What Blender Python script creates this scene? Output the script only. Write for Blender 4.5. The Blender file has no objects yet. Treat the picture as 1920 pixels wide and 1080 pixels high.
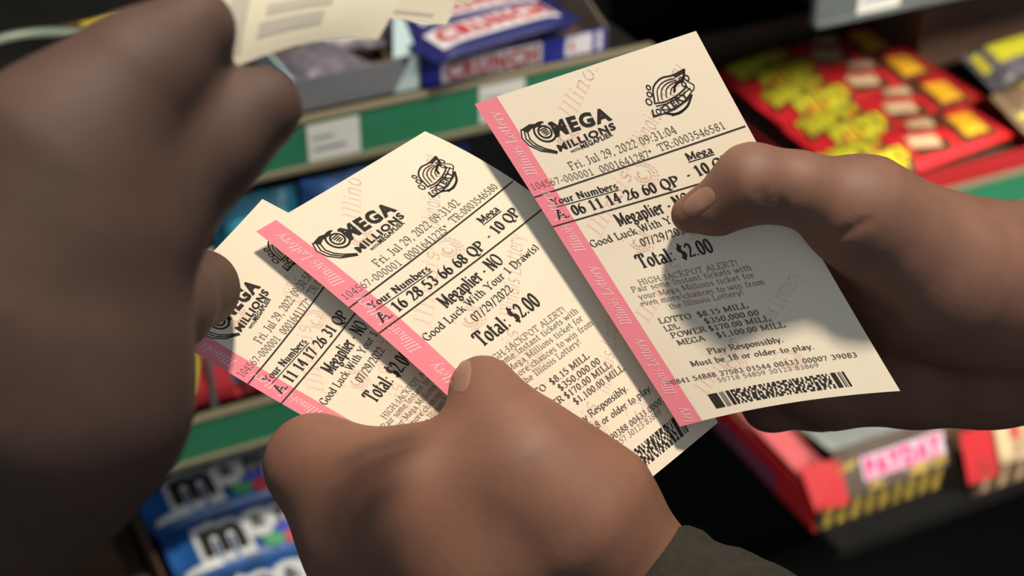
import bpy, bmesh, math, random
import numpy as np
from mathutils import Vector, Matrix
random.seed(4)
SC = bpy.context.scene
COL = SC.collection

# ------------------------------------------------------------------ camera
F = 960 / math.tan(math.radians(17.5))          # focal length in pixels of the 1920 px frame
PITCH, YAW = math.radians(33), math.radians(26)
EYE = np.array([0, 0, 1.55])
FW = np.array([0, math.cos(PITCH), -math.sin(PITCH)])
RT = np.array([1.0, 0, 0])
UP = np.cross(RT, FW)
cd = bpy.data.cameras.new('camera')
cam = bpy.data.objects.new('camera', cd); COL.objects.link(cam)
cam.location = EYE; cam.rotation_euler = (math.pi/2 - PITCH, 0, 0)
cd.sensor_width = 36; cd.lens = 18 / math.tan(math.radians(17.5))
cd.clip_start = 0.02; cd.clip_end = 50
cd.dof.use_dof = True; cd.dof.focus_distance = 0.566; cd.dof.aperture_fstop = 9.0
SC.camera = cam
SC.view_settings.view_transform = 'Standard'; SC.view_settings.look = 'None'
SC.view_settings.gamma = 1; SC.view_settings.use_curve_mapping = False
SC.view_settings.exposure = 0.0

# ------------------------------------------------------------------ light
w = bpy.data.worlds.new('shop_ambient'); SC.world = w; w.use_nodes = True
w.node_tree.nodes['Background'].inputs[0].default_value = (0.80, 0.90, 1.0, 1)
w.node_tree.nodes['Background'].inputs[1].default_value = 0.33
def area(name, loc, target, size, power, color):
    l = bpy.data.lights.new(name, 'AREA'); l.shape = 'RECTANGLE'
    l.size, l.size_y = size; l.energy = power; l.color = color
    o = bpy.data.objects.new(name, l); COL.objects.link(o); o.location = loc
    o.rotation_euler = (Vector(target) - Vector(loc)).to_track_quat('-Z', 'Y').to_euler()
    return o
area('ceiling_downlight', (0.17, 0.48, 2.75), (0.03, 0.47, 1.23), (0.11, 0.11), 41, (1.0, 0.87, 0.72))
area('rack_fill_light', (1.6, 0.0, 2.35), (0.40, 1.3, 0.80), (0.3, 0.3), 3.4, (1.0, 0.92, 0.80)).data.spread = math.radians(34)  # added fill, no shop fixture: brightens the racks, narrow spread spares the hands

# ------------------------------------------------------------------ helpers
def W(x, y, d):
    "point seen at photo pixel x, y at the distance d in front of the eye"
    return EYE + d * (FW + RT * ((x - 960) / F) - UP * ((y - 540) / F))
def CS(x, y, d): return np.array([(x - 960) / F * d, -(y - 540) / F * d, d])
def cs2w(P): return EYE + P[:, :1] * RT + P[:, 1:2] * UP + P[:, 2:3] * FW
def lin(c):
    f = lambda v: v / 12.92 if v <= .04045 else ((v + .055) / 1.055) ** 2.4
    return tuple(f(v / 255) for v in c) + (1,)
MATS = {}
def mat(name, rgb, rough=.6, var=0, scale=60, spec=.5, bump=0, bscale=300, sss=0, rgb2=None, trans=0):
    if name in MATS: return MATS[name]
    m = bpy.data.materials.new(name); m.use_nodes = True; nt = m.node_tree
    b = nt.nodes['Principled BSDF']
    b.inputs['Base Color'].default_value = lin(rgb); b.inputs['Roughness'].default_value = rough
    b.inputs['Specular IOR Level'].default_value = spec
    tc = nt.nodes.new('ShaderNodeTexCoord')
    if var or rgb2:
        n = nt.nodes.new('ShaderNodeTexNoise'); n.inputs['Scale'].default_value = scale; n.inputs['Detail'].default_value = 3
        r = nt.nodes.new('ShaderNodeValToRGB')
        c2 = rgb2 if rgb2 else tuple(max(0, v * (1 - var)) for v in rgb)
        r.color_ramp.elements[0].position = .35; r.color_ramp.elements[1].position = .65
        r.color_ramp.elements[0].color = lin(c2); r.color_ramp.elements[1].color = lin(rgb)
        nt.links.new(tc.outputs['Object'], n.inputs['Vector'])
        nt.links.new(n.outputs['Fac'], r.inputs['Fac']); nt.links.new(r.outputs['Color'], b.inputs['Base Color'])
    if bump:
        n = nt.nodes.new('ShaderNodeTexNoise'); n.inputs['Scale'].default_value = bscale; n.inputs['Detail'].default_value = 4
        k = nt.nodes.new('ShaderNodeBump'); k.inputs['Strength'].default_value = bump; k.inputs['Distance'].default_value = .002
        nt.links.new(tc.outputs['Object'], n.inputs['Vector'])
        nt.links.new(n.outputs['Fac'], k.inputs['Height']); nt.links.new(k.outputs['Normal'], b.inputs['Normal'])
    if sss:
        b.inputs['Subsurface Weight'].default_value = sss
        b.inputs['Subsurface Radius'].default_value = (.008, .003, .0015)
    MATS[name] = m
    return m
def mesh(name, V, Fc, m, parent=None, smooth=False):
    me = bpy.data.meshes.new(name)
    me.from_pydata([tuple(map(float, v)) for v in V], [], [tuple(map(int, f)) for f in Fc])
    me.update()
    if smooth: me.polygons.foreach_set('use_smooth', [True] * len(me.polygons))
    for mm in (m if isinstance(m, (list, tuple)) else [m]): me.materials.append(mm)
    o = bpy.data.objects.new(name, me); COL.objects.link(o)
    if parent is not None: o.parent = parent
    return o
def tag(o, label, cat, group=None, kind=None):
    o['label'] = label; o['category'] = cat
    if group: o['group'] = group
    if kind: o['kind'] = kind
    return o
def empty(name, loc, rot=None):
    o = bpy.data.objects.new(name, None); COL.objects.link(o); o.location = loc; o.empty_display_size = .02
    if rot is not None: o.rotation_euler = rot
    return o
class MB:
    "collects boxes, quads and drawn shapes for one mesh"
    def __init__(s): s.V = []; s.F = []
    def add(s, V, Fc):
        k = len(s.V); s.V += [tuple(v) for v in V]; s.F += [tuple(i + k for i in f) for f in Fc]; return s
    def box(s, x0, x1, y0, y1, z0, z1):
        V = [(x, y, z) for z in (z0, z1) for y in (y0, y1) for x in (x0, x1)]
        return s.add(V, [(0, 2, 3, 1), (4, 5, 7, 6), (0, 1, 5, 4), (2, 6, 7, 3), (0, 4, 6, 2), (1, 3, 7, 5)])
    def prism(s, poly, z0, z1):                          # polygon in x, y
        n = len(poly)
        V = [(x, y, z0) for x, y in poly] + [(x, y, z1) for x, y in poly]
        return s.add(V, [tuple(range(n))[::-1], tuple(range(n, 2 * n))] + [(i, (i + 1) % n, (i + 1) % n + n, i + n) for i in range(n)])
    def slab(s, A, B, C_, D, t):                           # quad A B C D thickened along its normal
        A, B, C_, D = map(np.array, (A, B, C_, D)); n = np.cross(B - A, D - A); n = n / np.linalg.norm(n) * t
        V = [A, B, C_, D, A - n, B - n, C_ - n, D - n]
        return s.add(V, [(0, 1, 2, 3), (7, 6, 5, 4), (0, 4, 5, 1), (1, 5, 6, 2), (2, 6, 7, 3), (3, 7, 4, 0)])
    def obj(s, name, m, parent=None, bevel=0, smooth=False):
        o = mesh(name, s.V, s.F, m, parent, smooth)
        if bevel:
            b = o.modifiers.new('bevel', 'BEVEL'); b.width = bevel; b.segments = 2; b.limit_method = 'ANGLE'
        return o

# ------------------------------------------------------------------ lettering
# a pen-drawn roman face: p polyline, a arc (cx cy rx ry from to), s serif (x y half width), d dot (x y r), h heavy bar
GL = {
'A': (.84, 'p .08 0 .42 1 .76 0;p .22 .33 .62 .33;s .08 0 .12;s .76 0 .13'),
'B': (.76, 'p .16 0 .16 1;p .05 1 .36 1;a .36 .76 .24 .24 90 -90;p .16 .52 .4 .52;a .38 .26 .3 .26 90 -90;p .05 0 .4 0'),
'C': (.8, 'a .44 .5 .36 .5 45 315;p .72 .7 .72 .98'),
'D': (.82, 'p .16 0 .16 1;p .05 1 .36 1;p .05 0 .36 0;a .36 .5 .38 .5 90 -90'),
'E': (.72, 'p .16 0 .16 1;p .05 1 .62 1 .62 .78;p .05 0 .66 0 .66 .24;p .16 .52 .46 .52'),
'F': (.7, 'p .16 0 .16 1;p .05 1 .62 1 .62 .78;p .16 .5 .46 .5;s .16 0 .15'),
'G': (.86, 'a .44 .5 .36 .5 50 310;p .72 .06 .72 .42;s .7 .42 .14;p .7 .72 .7 .98'),
'H': (.9, 'p .16 0 .16 1;p .74 0 .74 1;p .16 .52 .74 .52;s .16 0 .14;s .16 1 .14;s .74 0 .14;s .74 1 .14'),
'I': (.42, 'p .21 0 .21 1;s .21 0 .15;s .21 1 .15'),
'J': (.52, 'p .32 1 .32 .15;a .17 .15 .15 .17 0 -150;s .32 1 .15'),
'K': (.86, 'p .16 0 .16 1;p .72 1 .18 .42;p .36 .6 .76 0;s .16 0 .14;s .16 1 .14;s .74 1 .11;s .76 0 .11'),
'L': (.7, 'p .16 0 .16 1;p .05 0 .64 0 .64 .26;s .16 1 .15'),
'M': (1.02, 'p .14 0 .14 1 .5 .1 .86 1 .86 0;s .14 0 .13;s .86 0 .14;s .1 1 .08;s .9 1 .1'),
'N': (.88, 'p .15 0 .15 1 .72 0 .72 1;s .15 0 .13;s .1 1 .08;s .72 1 .13'),
'O': (.88, 'a .44 .5 .36 .5 0 360'),
'P': (.74, 'p .16 0 .16 1;p .05 1 .38 1;a .38 .75 .28 .25 90 -90;p .38 .5 .16 .5;s .16 0 .15'),
'Q': (.88, 'a .44 .5 .36 .5 0 360;p .42 .12 .6 -.18 .8 -.12'),
'R': (.84, 'p .16 0 .16 1;p .05 1 .38 1;a .38 .75 .28 .25 90 -90;p .38 .5 .16 .5;s .16 0 .15;p .4 .5 .74 0;s .74 0 .1'),
'S': (.66, 'a .32 .74 .22 .26 30 270;a .32 .25 .25 .25 90 -150;p .54 .74 .54 .98;p .08 .02 .08 .28'),
'T': (.78, 'p .39 0 .39 1;p .06 .76 .06 1 .72 1 .72 .76;s .39 0 .16'),
'U': (.86, 'p .16 1 .16 .32;a .43 .32 .27 .32 180 360;p .7 .32 .7 1;s .16 1 .14;s .7 1 .12'),
'V': (.84, 'p .08 1 .42 0 .76 1;s .08 1 .13;s .76 1 .11'),
'W': (1.1, 'p .08 1 .3 0 .53 .9 .76 0 .98 1;s .08 1 .12;s .53 1 .1;s .98 1 .1'),
'Y': (.82, 'p .08 1 .4 .48 .74 1;p .4 .48 .4 0;s .4 0 .15;s .08 1 .12;s .74 1 .1'),
'a': (.58, 'a .26 .49 .17 .17 150 0;p .43 .5 .43 .08 .55 .02;a .25 .18 .18 .17 0 360'),
'b': (.62, 'p .14 0 .14 1;a .34 .33 .21 .33 0 360;s .09 1 .07'),
'c': (.52, 'a .3 .33 .22 .33 45 315;d .44 .52 .06'),
'd': (.62, 'a .27 .33 .2 .33 0 360;p .48 0 .48 1;s .42 1 .07;s .53 0 .06'),
'e': (.55, 'p .08 .36 .48 .36;a .28 .33 .21 .33 0 315'),
'f': (.38, 'p .17 0 .17 .8;a .29 .8 .12 .2 180 40;p .04 .66 .32 .66;s .17 0 .12'),
'g': (.58, 'a .27 .45 .18 .21 0 360;a .27 -.09 .21 .15 0 360;p .16 .26 .16 .12 .34 .06;p .42 .6 .54 .64'),
'h': (.66, 'p .14 0 .14 1;a .32 .46 .17 .2 180 0;p .49 .46 .49 0;s .14 0 .1;s .49 0 .1;s .09 1 .07'),
'i': (.32, 'p .16 0 .16 .66;d .16 .88 .08;s .16 0 .11;s .11 .66 .06'),
'k': (.64, 'p .14 0 .14 1;p .5 .66 .16 .26;p .28 .4 .54 0;s .14 0 .1;s .54 0 .09;s .5 .66 .09;s .09 1 .07'),
'l': (.32, 'p .16 0 .16 1;s .16 0 .11;s .11 1 .07'),
'm': (.96, 'p .14 0 .14 .66;a .3 .46 .16 .2 180 0;p .46 .46 .46 0;a .63 .46 .17 .2 180 0;p .8 .46 .8 0;s .14 0 .1;s .46 0 .09;s .8 0 .1;s .09 .66 .06'),
'n': (.66, 'p .14 0 .14 .66;a .32 .46 .17 .2 180 0;p .49 .46 .49 0;s .14 0 .1;s .49 0 .1;s .09 .66 .06'),
'o': (.58, 'a .29 .33 .22 .33 0 360'),
'p': (.62, 'p .14 -.28 .14 .66;a .34 .33 .21 .33 0 360;s .14 -.28 .11;s .09 .66 .06'),
'r': (.48, 'p .14 0 .14 .66;a .3 .44 .15 .22 170 50;d .4 .58 .07;s .14 0 .12;s .09 .66 .06'),
's': (.46, 'a .23 .49 .14 .17 30 270;a .23 .17 .16 .16 90 -150'),
't': (.4, 'p .17 .92 .17 .16;a .3 .16 .13 .15 180 310;p .04 .66 .36 .66'),
'u': (.66, 'p .14 .66 .14 .2;a .3 .2 .17 .2 180 360;p .49 .66 .49 0;s .1 .66 .08;s .45 .66 .08;s .54 0 .06'),
'v': (.6, 'p .06 .66 .3 0 .54 .66;s .06 .66 .1;s .54 .66 .08'),
'w': (.86, 'p .06 .66 .24 0 .43 .6 .62 0 .8 .66;s .06 .66 .1;s .8 .66 .08'),
'y': (.6, 'p .06 .66 .3 .02;p .54 .66 .26 -.2 .1 -.26;s .06 .66 .1;s .54 .66 .08'),
'0': (.6, 'a .3 .5 .21 .5 0 360'),
'1': (.6, 'p .14 .84 .32 1 .32 0;s .32 0 .17'),
'2': (.6, 'a .28 .71 .19 .28 170 -35;p .44 .55 .1 .06;p .1 .05 .52 .05 .52 .16'),
'3': (.6, 'a .27 .75 .18 .25 150 -90;a .27 .26 .21 .26 90 -150'),
'4': (.6, 'p .4 0 .4 1 .05 .3 .56 .3;s .4 0 .13'),
'5': (.6, 'p .5 .97 .16 .97 .14 .55;a .27 .32 .22 .31 130 -150'),
'6': (.6, 'a .3 .31 .21 .31 0 360;a .44 .31 .35 .69 95 180'),
'7': (.6, 'p .08 .78 .08 .96 .52 .96 .24 0'),
'8': (.6, 'a .3 .75 .17 .25 0 360;a .3 .26 .21 .26 0 360'),
'9': (.6, 'a .3 .69 .21 .31 0 360;a .16 .69 .35 .69 0 -85'),
'.': (.26, 'd .13 .07 .08'), ',': (.26, 'd .13 .07 .08;p .16 .06 .08 -.14'), ':': (.3, 'd .15 .1 .08;d .15 .55 .08'),
'*': (.42, 'p .2 .6 .2 .95;p .06 .68 .34 .87;p .06 .87 .34 .68'), '-': (.42, 'h .08 .34 .26'),
'/': (.5, 'p .06 -.1 .44 1.02'), '(': (.36, 'a .42 .4 .28 .62 125 235'), ')': (.36, 'a -.06 .4 .28 .62 55 -55'),
'$': (.62, 'a .3 .72 .2 .23 30 270;a .3 .26 .22 .24 90 -150;p .3 -.12 .3 1.12'), '!': (.32, 'p .16 1 .16 .3;d .16 .07 .08'),
"'": (.2, 'p .1 1 .1 .75'), '&': (.8, 'a .32 .76 .16 .24 -60 220;p .2 .6 .7 0;a .32 .26 .24 .26 120 340;p .54 .2 .68 .46'), ' ': (.34, ''),
}
def pen(path, thick, thin, out, seg=11):
    "sweep a broad nib along a list of points, as quads in out"
    ph = math.radians(18); n = np.array([math.cos(ph), math.sin(ph)]) * thick / 2; m_ = np.array([0, thin / 2])
    for a, b in zip(path[:-1], path[1:]):
        a = np.array(a); b = np.array(b)
        for o in (n, m_):
            if abs((b - a)[0] * o[1] - (b - a)[1] * o[0]) < 1e-7: continue
            out.append([a - o, b - o, b + o, a + o])
def arc(cx, cy, rx, ry, t0, t1, seg=None):
    n = seg or max(5, int(abs(t1 - t0) / 26))
    return [(cx + rx * math.cos(math.radians(t0 + (t1 - t0) * i / n)), cy + ry * math.sin(math.radians(t0 + (t1 - t0) * i / n))) for i in range(n + 1)]
def glyph(ch, thick):
    wd, s = GL[ch]; out = []; thin = .09
    for st in s.split(';'):
        if not st: continue
        t = st.split(); v = list(map(float, t[1:]))
        if t[0] == 'p': pen(list(zip(v[::2], v[1::2])), thick, thin, out)
        elif t[0] == 'a': pen(arc(*v), thick, thin, out)
        elif t[0] == 's':
            x, y, h = v; y = min(max(y, y + .0), y); dy = .08 if y < .3 else -.08
            out.append([np.array(q) for q in ((x - h - .03, y), (x + h + .03, y), (x + h, y + dy), (x - h, y + dy))])
        elif t[0] == 'd':
            x, y, r = v; out.append([np.array((x + r * math.cos(k * 1.0472), y + r * math.sin(k * 1.0472))) for k in range(6)])
        elif t[0] == 'h':
            x, x1, y = v[0], v[1], v[2]; out.append([np.array(q) for q in ((x, y + .06), (x1, y + .06), (x1, y + .17), (x, y + .17))])
    return wd, out
def serif(text, p0, p1, cap, thick=.13, slant=0, track=.06):
    "polygons of the text with its baseline from p0 to p1 (2D)"
    polys = []; x = 0; run = []
    for ch in text:
        wd, g = glyph(ch, thick); run.append((x, g)); x += wd + track
    tot = x - track; p0 = np.array(p0, float); e = np.array(p1, float) - p0; L = np.linalg.norm(e); e = e / L; n = np.array([-e[1], e[0]])
    sx = L / tot
    for gx, g in run:
        for q in g: polys.append([p0 + e * ((gx + v[0] + slant * v[1]) * sx) + n * (v[1] * cap) for v in q])
    return polys
_tc = {}
def sans2d(text, bold):
    "built-in face as 2D triangles, scaled to width 1 / cap height 1"
    if (text, bold) in _tc: return _tc[text, bold]
    c = bpy.data.curves.new('t', 'FONT'); c.body = text; c.offset = bold; c.resolution_u = 3; c.fill_mode = 'FRONT'
    c.space_character = 1 + bold * 4
    o = bpy.data.objects.new('t', c); COL.objects.link(o)
    me = bpy.data.meshes.new_from_object(o.evaluated_get(bpy.context.evaluated_depsgraph_get()))
    V = np.array([v.co[:2] for v in me.vertices]); Fc = [tuple(p.vertices) for p in me.polygons]
    bpy.data.objects.remove(o); bpy.data.curves.remove(c); bpy.data.meshes.remove(me)
    x0, x1 = V[:, 0].min(), V[:, 0].max(); V[:, 0] = (V[:, 0] - x0) / (x1 - x0); V[:, 1] /= .729
    _tc[text, bold] = (V, Fc); return V, Fc
def sans(text, p0, p1, cap, bold=.03, slant=0):
    V, Fc = sans2d(text, bold); p0 = np.array(p0, float); e = np.array(p1, float) - p0; L = np.linalg.norm(e); e = e / L; n = np.array([-e[1], e[0]])
    P = p0 + (V[:, :1] * L + V[:, 1:] * cap * slant) * e + V[:, 1:] * cap * n
    return [[P[i] for i in f] for f in Fc]
def stroke(pts, wd):
    "constant width line as quads"
    out = []; pts = [np.array(p, float) for p in pts]
    for a, b in zip(pts[:-1], pts[1:]):
        d = b - a; L = np.linalg.norm(d)
        if L < 1e-9: continue
        d = d / L; n = np.array([-d[1], d[0]]) * wd / 2; x = d * wd * .3
        out.append([a - n - x, b - n + x, b + n + x, a + n - x])
    return out
def disc(cx, cy, rx, ry, n=20, rot=0):
    c, s = math.cos(rot), math.sin(rot)
    return [np.array((cx + c * rx * math.cos(2 * math.pi * k / n) - s * ry * math.sin(2 * math.pi * k / n), cy + s * rx * math.cos(2 * math.pi * k / n) + c * ry * math.sin(2 * math.pi * k / n))) for k in range(n)]
def rect(x0, y0, x1, y1): return [np.array(q, float) for q in ((x0, y0), (x1, y0), (x1, y1), (x0, y1))]
def draw(name, polys, fn, m, parent):
    "map 2D polygons onto a surface fn(xy array) and link them as one mesh"
    V = []; Fc = []
    for q in polys:
        k = len(V); V += [tuple(v) for v in q]; Fc.append(tuple(range(k, k + len(q))))
    return mesh(name, fn(np.array(V, float)), Fc, m, parent)
def plane_fn(O, ex, ey, off=.0004):
    O, ex, ey = (np.array(v, float) for v in (O, ex, ey)); n = np.cross(ex, ey); n = n / np.linalg.norm(n)
    return lambda P: O + P[:, :1] * ex + P[:, 1:2] * ey + n * off

# ------------------------------------------------------------------ shop setting, in the frame of the candy rack
AX = np.array([math.cos(YAW), math.sin(YAW), 0]); AY = np.array([-math.sin(YAW), math.cos(YAW), 0])
RO = np.array([-0.13242549, 0.98579101, 1.01157716])        # bottom front edge of the upper price rail
def RK(s, d, h): return RO + AX * s + AY * d + np.array([0, 0, h])
def at_rack(name, s, d, h, rz=0, rx=0, ry=0): return empty(name, RK(s, d, h), (rx, ry, YAW + rz))
M = {}
M['black'] = mat('black_painted_steel', (20, 20, 19), .85, .2, spec=.15)
M['green'] = mat('green_price_rail_plastic', (44, 118, 84), .42, .06, 20)
M['railedge'] = mat('beige_rail_edge', (112, 106, 84), .6)
M['grayrail'] = mat('grey_price_rail', (92, 98, 98), .45, .1, 30)
M['white'] = mat('white_card', (206, 206, 198), .7)
M['tagprint'] = mat('grey_tag_print', (128, 130, 138), .7)
M['kraft'] = mat('brown_cardboard', (88, 66, 46), .85, .18, 40)
M['floor'] = mat('dark_floor_tile', (30, 29, 28), .6, .3, 8)
M['wall'] = mat('dark_shop_wall', (30, 28, 27), .8, .2, 4)

fl = MB().box(-3, 4, -1.5, 5, -.05, 0).obj('floor', M['floor']); fl['kind'] = 'structure'
wl = MB().box(-3, 4, 4.2, 4.3, 0, 3).obj('wall_back', M['wall']); wl['kind'] = 'structure'

def rack(s0, s1, rails, label, railmat, tint):
    t = at_rack('display_rack', (s0 + s1) / 2, 0, -RO[2]); o = (s0 + s1) / 2; z = RO[2]
    def loc(mb): return mb
    bm = MB().box(s0 - o, s1 - o, .40, .42, 0.02, z + .5); bm.obj('back_panel', M['black'], t)
    for s in (s0 + .02, s1 - .02): MB().box(s - o - .012, s - o + .012, .37, .40, 0.0, z + .5).obj('upright', M['black'], t)
    for k, (h, depth, gm) in enumerate(rails):
        MB().box(s0 - o, s1 - o, .003 - depth, .40, z + h + .018, z + h + .03).obj('shelf_board', M['black'], t)
        if gm:
            MB().box(s0 - o, s1 - o, -.004, .003, z + h + .004, z + h + .036).obj('price_rail', gm, t, .001)
            e = MB().box(s0 - o, s1 - o, -.007, .003, z + h, z + h + .0045).box(s0 - o, s1 - o, -.005, .003, z + h + .0355, z + h + .0385)
            e.obj('rail_edge', M['railedge'] if gm is M['green'] else M['grayrail'], t, .0008)
    MB().box(s0 - o, s1 - o, .06, .36, 0, .08).obj('base', M['black'], t)
    return tag(t, label, 'display rack')
rack(-.62, .262, [(0, 0, M['green']), (-.221, 0, M['green']), (-.47, .05, None)], 'black candy rack with green price rails behind the two fanned tickets', None, None)
rack(.405, 1.3, [(.024, 0, M['grayrail']), (-.199, 0, M['green']), (-.448, .122, None)], 'black candy rack with grey upper rail behind the red candy packs', None, None)

def price_tag(s, h, wd, ht, label, lines=True):
    t = at_rack('price_tag', s, -.0046, h)
    o = MB().box(0, wd, -.0008, 0, 0, ht).obj('card', M['white'], t)
    if lines:
        q = [rect(.004, ht * .3, wd * .72, ht * .38), rect(.004, ht * .62, wd * .5, ht * .68)]
        draw('print', q, plane_fn((0, -.0008, 0), (1, 0, 0), (0, 0, 1)), M['tagprint'], o)
    tag(t, label, 'price tag', 'shelf price tags')
price_tag(-.0095, .006, .038, .0275, 'white price tag on green rail, beside the dark fingertip above the tickets')
price_tag(.119, .007, .036, .028, 'pale price tag on green rail, half hidden by the pink corner of the front ticket')
price_tag(.443, .029, .041, .03, 'white price tag on the grey upper rail above the red candy')

# ---- printed wrapper: a pillow with crimped ends
def pillow(name, L, D, T, m, parent, crimp=.010):
    nx, ny = 28, 14; V = []; Fc = []
    def zz(x, y):
        u = min(1, abs(x) / (L / 2 - crimp)); v = min(1, abs(y) / (D / 2))
        return T * (max(0, 1 - u ** 6) ** .6) * (max(0, 1 - v ** 4) ** .5)
    for sgn in (1, -1):
        k = len(V)
        for i in range(nx + 1):
            for j in range(ny + 1):
                x = (i / nx - .5) * L; y = (j / ny - .5) * D
                V.append((x, y, T * .5 + sgn * (.0006 + .5 * zz(x, y))))
        for i in range(nx):
            for j in range(ny):
                a = k + i * (ny + 1) + j; q = (a, a + ny + 1, a + ny + 2, a + 1); Fc.append(q if sgn > 0 else q[::-1])
    o = mesh(name, V, Fc, m, parent, True)
    def fn(P, off=.0009): return np.array([(p[0], p[1], T * .5 + .0006 + .5 * zz(p[0], p[1]) + off) for p in P])
    return o, fn
def fine(polys, n=6):
    "split quads so they follow a curved surface"
    out = []
    for q in polys:
        if len(q) != 4: out.append(q); continue
        a, b, c, d = q
        for i in range(n):
            for j in range(n):
                f = lambda u, v: (a * (1 - u) + b * u) * (1 - v) + (d * (1 - u) + c * u) * v
                out.append([f(i / n, j / n), f((i + 1) / n, j / n), f((i + 1) / n, (j + 1) / n), f(i / n, (j + 1) / n)])
    return out

def fan(poly, n=6):
    c = sum(poly) / len(poly); out = []; m_ = len(poly)
    for i in range(m_):
        a, b = poly[i] - c, poly[(i + 1) % m_] - c
        for k in range(n):
            u, v = k / n, (k + 1) / n
            out.append([c + a * v, c + b * v, c + b * u, c + a * u] if k else [c, c + a * v, c + b * v])
    return out
# ---- blue and red wafer-bar tray on the upper left shelf
M['blue'] = mat('royal_blue_print', (36, 46, 142), .4)
M['dblue'] = mat('dark_blue_print', (28, 32, 92), .4)
M['redp'] = mat('red_print', (176, 46, 48), .5)
M['whitep'] = mat('white_print', (208, 204, 208), .5)
M['graycard'] = mat('grey_card', (112, 114, 118), .6, .06, 30)
M['palecard'] = mat('pale_blue_card', (176, 198, 200), .6)
t = at_rack('candy_tray', .155, .008, .037)
MB().box(-.073, .073, 0, .0012, 0, .017).obj('front_lip', M['blue'], t)
MB().box(-.073, .073, .0012, .15, 0, .0015).obj('bottom', M['kraft'], t)
MB().box(-.073, .073, .15, .1515, 0, .075).obj('back_flap', mat('grey_brown_card', (112, 100, 86), .8), t)
b = MB()
b.slab((.0735, 0, 0), (.0735, .15, 0), (.0735, .15, .075), (.0735, 0, .017), .0012); b.obj('side_flap', mat('grey_brown_card', (112, 100, 86), .8), t)
b = MB(); b.slab((-.0735, 0, 0), (-.0735, 0, .017), (-.0735, .15, .05), (-.0735, .15, 0), .0012); b.obj('side_flap', M['blue'], t)
pf = plane_fn((-.073, 0, 0), (1, 0, 0), (0, 0, 1), .0003)
draw('white_panel', [rect(.014, .0005, .093, .0165), rect(.112, .001, .134, .0165), rect(.138, .001, .142, .0165)], pf, M['whitep'], t)
pf2 = plane_fn((-.073, 0, 0), (1, 0, 0), (0, 0, 1), .0007)
draw('lettering', sans('CRUNCH', (.0175, .0025), (.090, .0025), .0122, .05) + sans('4', (.115, .004), (.119, .004), .009, .02), pf2, M['redp'], t)
tag(t, 'blue cardboard candy tray with red lettering on white, on the upper shelf', 'candy box')
def choco_bar(s, d, h, rz, ry, label, txt, rx=0):
    t = at_rack('candy_bar', s, d, h, rz, rx, ry)
    o, fn = pillow('wrapper', .125, .042, .013, M['dblue'], t)
    draw('white_panel', fine([rect(-.05, -.014, .05, .013)], 8), fn, M['whitep'], o)
    draw('lettering', sans(txt, (-.046, -.009), (.046, -.009), .018, .05), lambda P: fn(P, .0016), M['redp'], o)
    tag(t, label, 'candy bar', 'wafer bars in the blue tray')
choco_bar(.147, .045, .041, math.radians(6), 0, 'dark blue candy bar lying under another in the blue tray', 'CRUNCH')
choco_bar(.139, .014, .060, math.radians(9), 0, 'dark blue candy bar with red lettering, topmost in the blue tray', 'CRUNCH')
choco_bar(.16, .092, .041, math.radians(3), 0, 'dark blue candy bar at the back of the blue tray', 'CRUNCH')
# ---- grey open carton
t = at_rack('carton', .035, .010, .037)
MB().box(-.048, .034, 0, .0015, 0, .024).obj('front_panel', M['graycard'], t)
b = MB().prism([(.026, .0), (.045, 0), (.045, .026), (.040, .026)], -.0006, 0)
b.V = [(x, z - .0006, y) for x, y, z in b.V]; b.obj('corner_flap', M['palecard'], t)
b = MB(); b.slab((.028, .004, .024), (.046, .004, .024), (.041, .02, .052), (.036, .02, .052), .001); b.obj('top_flap', M['palecard'], t)
MB().box(-.048, -.0465, 0, .14, 0, .026).obj('side_panel', M['palecard'], t)
MB().box(.0445, .046, .0, .14, 0, .028).obj('side_panel', M['graycard'], t)
MB().box(-.048, .046, .14, .1415, 0, .06).obj('back_panel', M['kraft'], t)
MB().box(-.048, .046, .0015, .14, 0, .002).obj('bottom', M['kraft'], t)
tag(t, 'open grey cardboard carton on the upper shelf beside the blue tray', 'carton')
M['foil'] = mat('grey_wrapper_film', (112, 106, 116), .35, .25, 90, bump=.6, bscale=120)
for (s, d, rz, lb) in ((.018, .045, .3, 'crumpled grey wrapped bar in the grey carton, near the fingertip'), (.05, .085, -.2, 'grey wrapped bar lying deeper in the grey carton')):
    t = at_rack('candy_bar', s, d, .040, rz)
    pillow('wrapper', .06, .05, .022, M['foil'], t, .006); tag(t, lb, 'candy bar', 'bars in the grey carton')

# ---- behind the dark hand, top shelf
M['yellow'] = mat('yellow_wrapper', (198, 180, 40), .4)
M['tan'] = mat('tan_wrapper', (128, 104, 78), .5)
M['rim'] = mat('pale_green_plastic', (126, 142, 122), .4)
t = at_rack('dish', -.168, .075, .040)
def lathe(prof, n=40, sx=1, sy=1):
    V = []; Fc = []
    for r_, z in prof:
        for k in range(n): V.append((sx * r_ * math.cos(2 * math.pi * k / n), sy * r_ * math.sin(2 * math.pi * k / n), z))
    for i in range(len(prof) - 1):
        for k in range(n): Fc.append((i * n + k, i * n + (k + 1) % n, (i + 1) * n + (k + 1) % n, (i + 1) * n + k))
    return V, Fc
V, Fc = lathe([(.001, .004), (.04, .004), (.05, .036)]); mesh('bowl', V, Fc, M['black'], t, True)
V, Fc = lathe([(.05, .036), (.05, .040), (.056, .040), (.057, .034), (.045, 0), (.001, 0)]); mesh('rim', V, Fc, M['rim'], t, True)
tag(t, 'black round dish with pale green rim on the upper shelf, above the dark hand', 'dish')
t = at_rack('candy_packet', -.115, .16, .040, .15); o, fn = pillow('wrapper', .10, .05, .018, M['yellow'], t)
draw('band', fine([rect(-.045, -.012, .0, .02)], 5), fn, M['kraft'], t)
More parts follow.
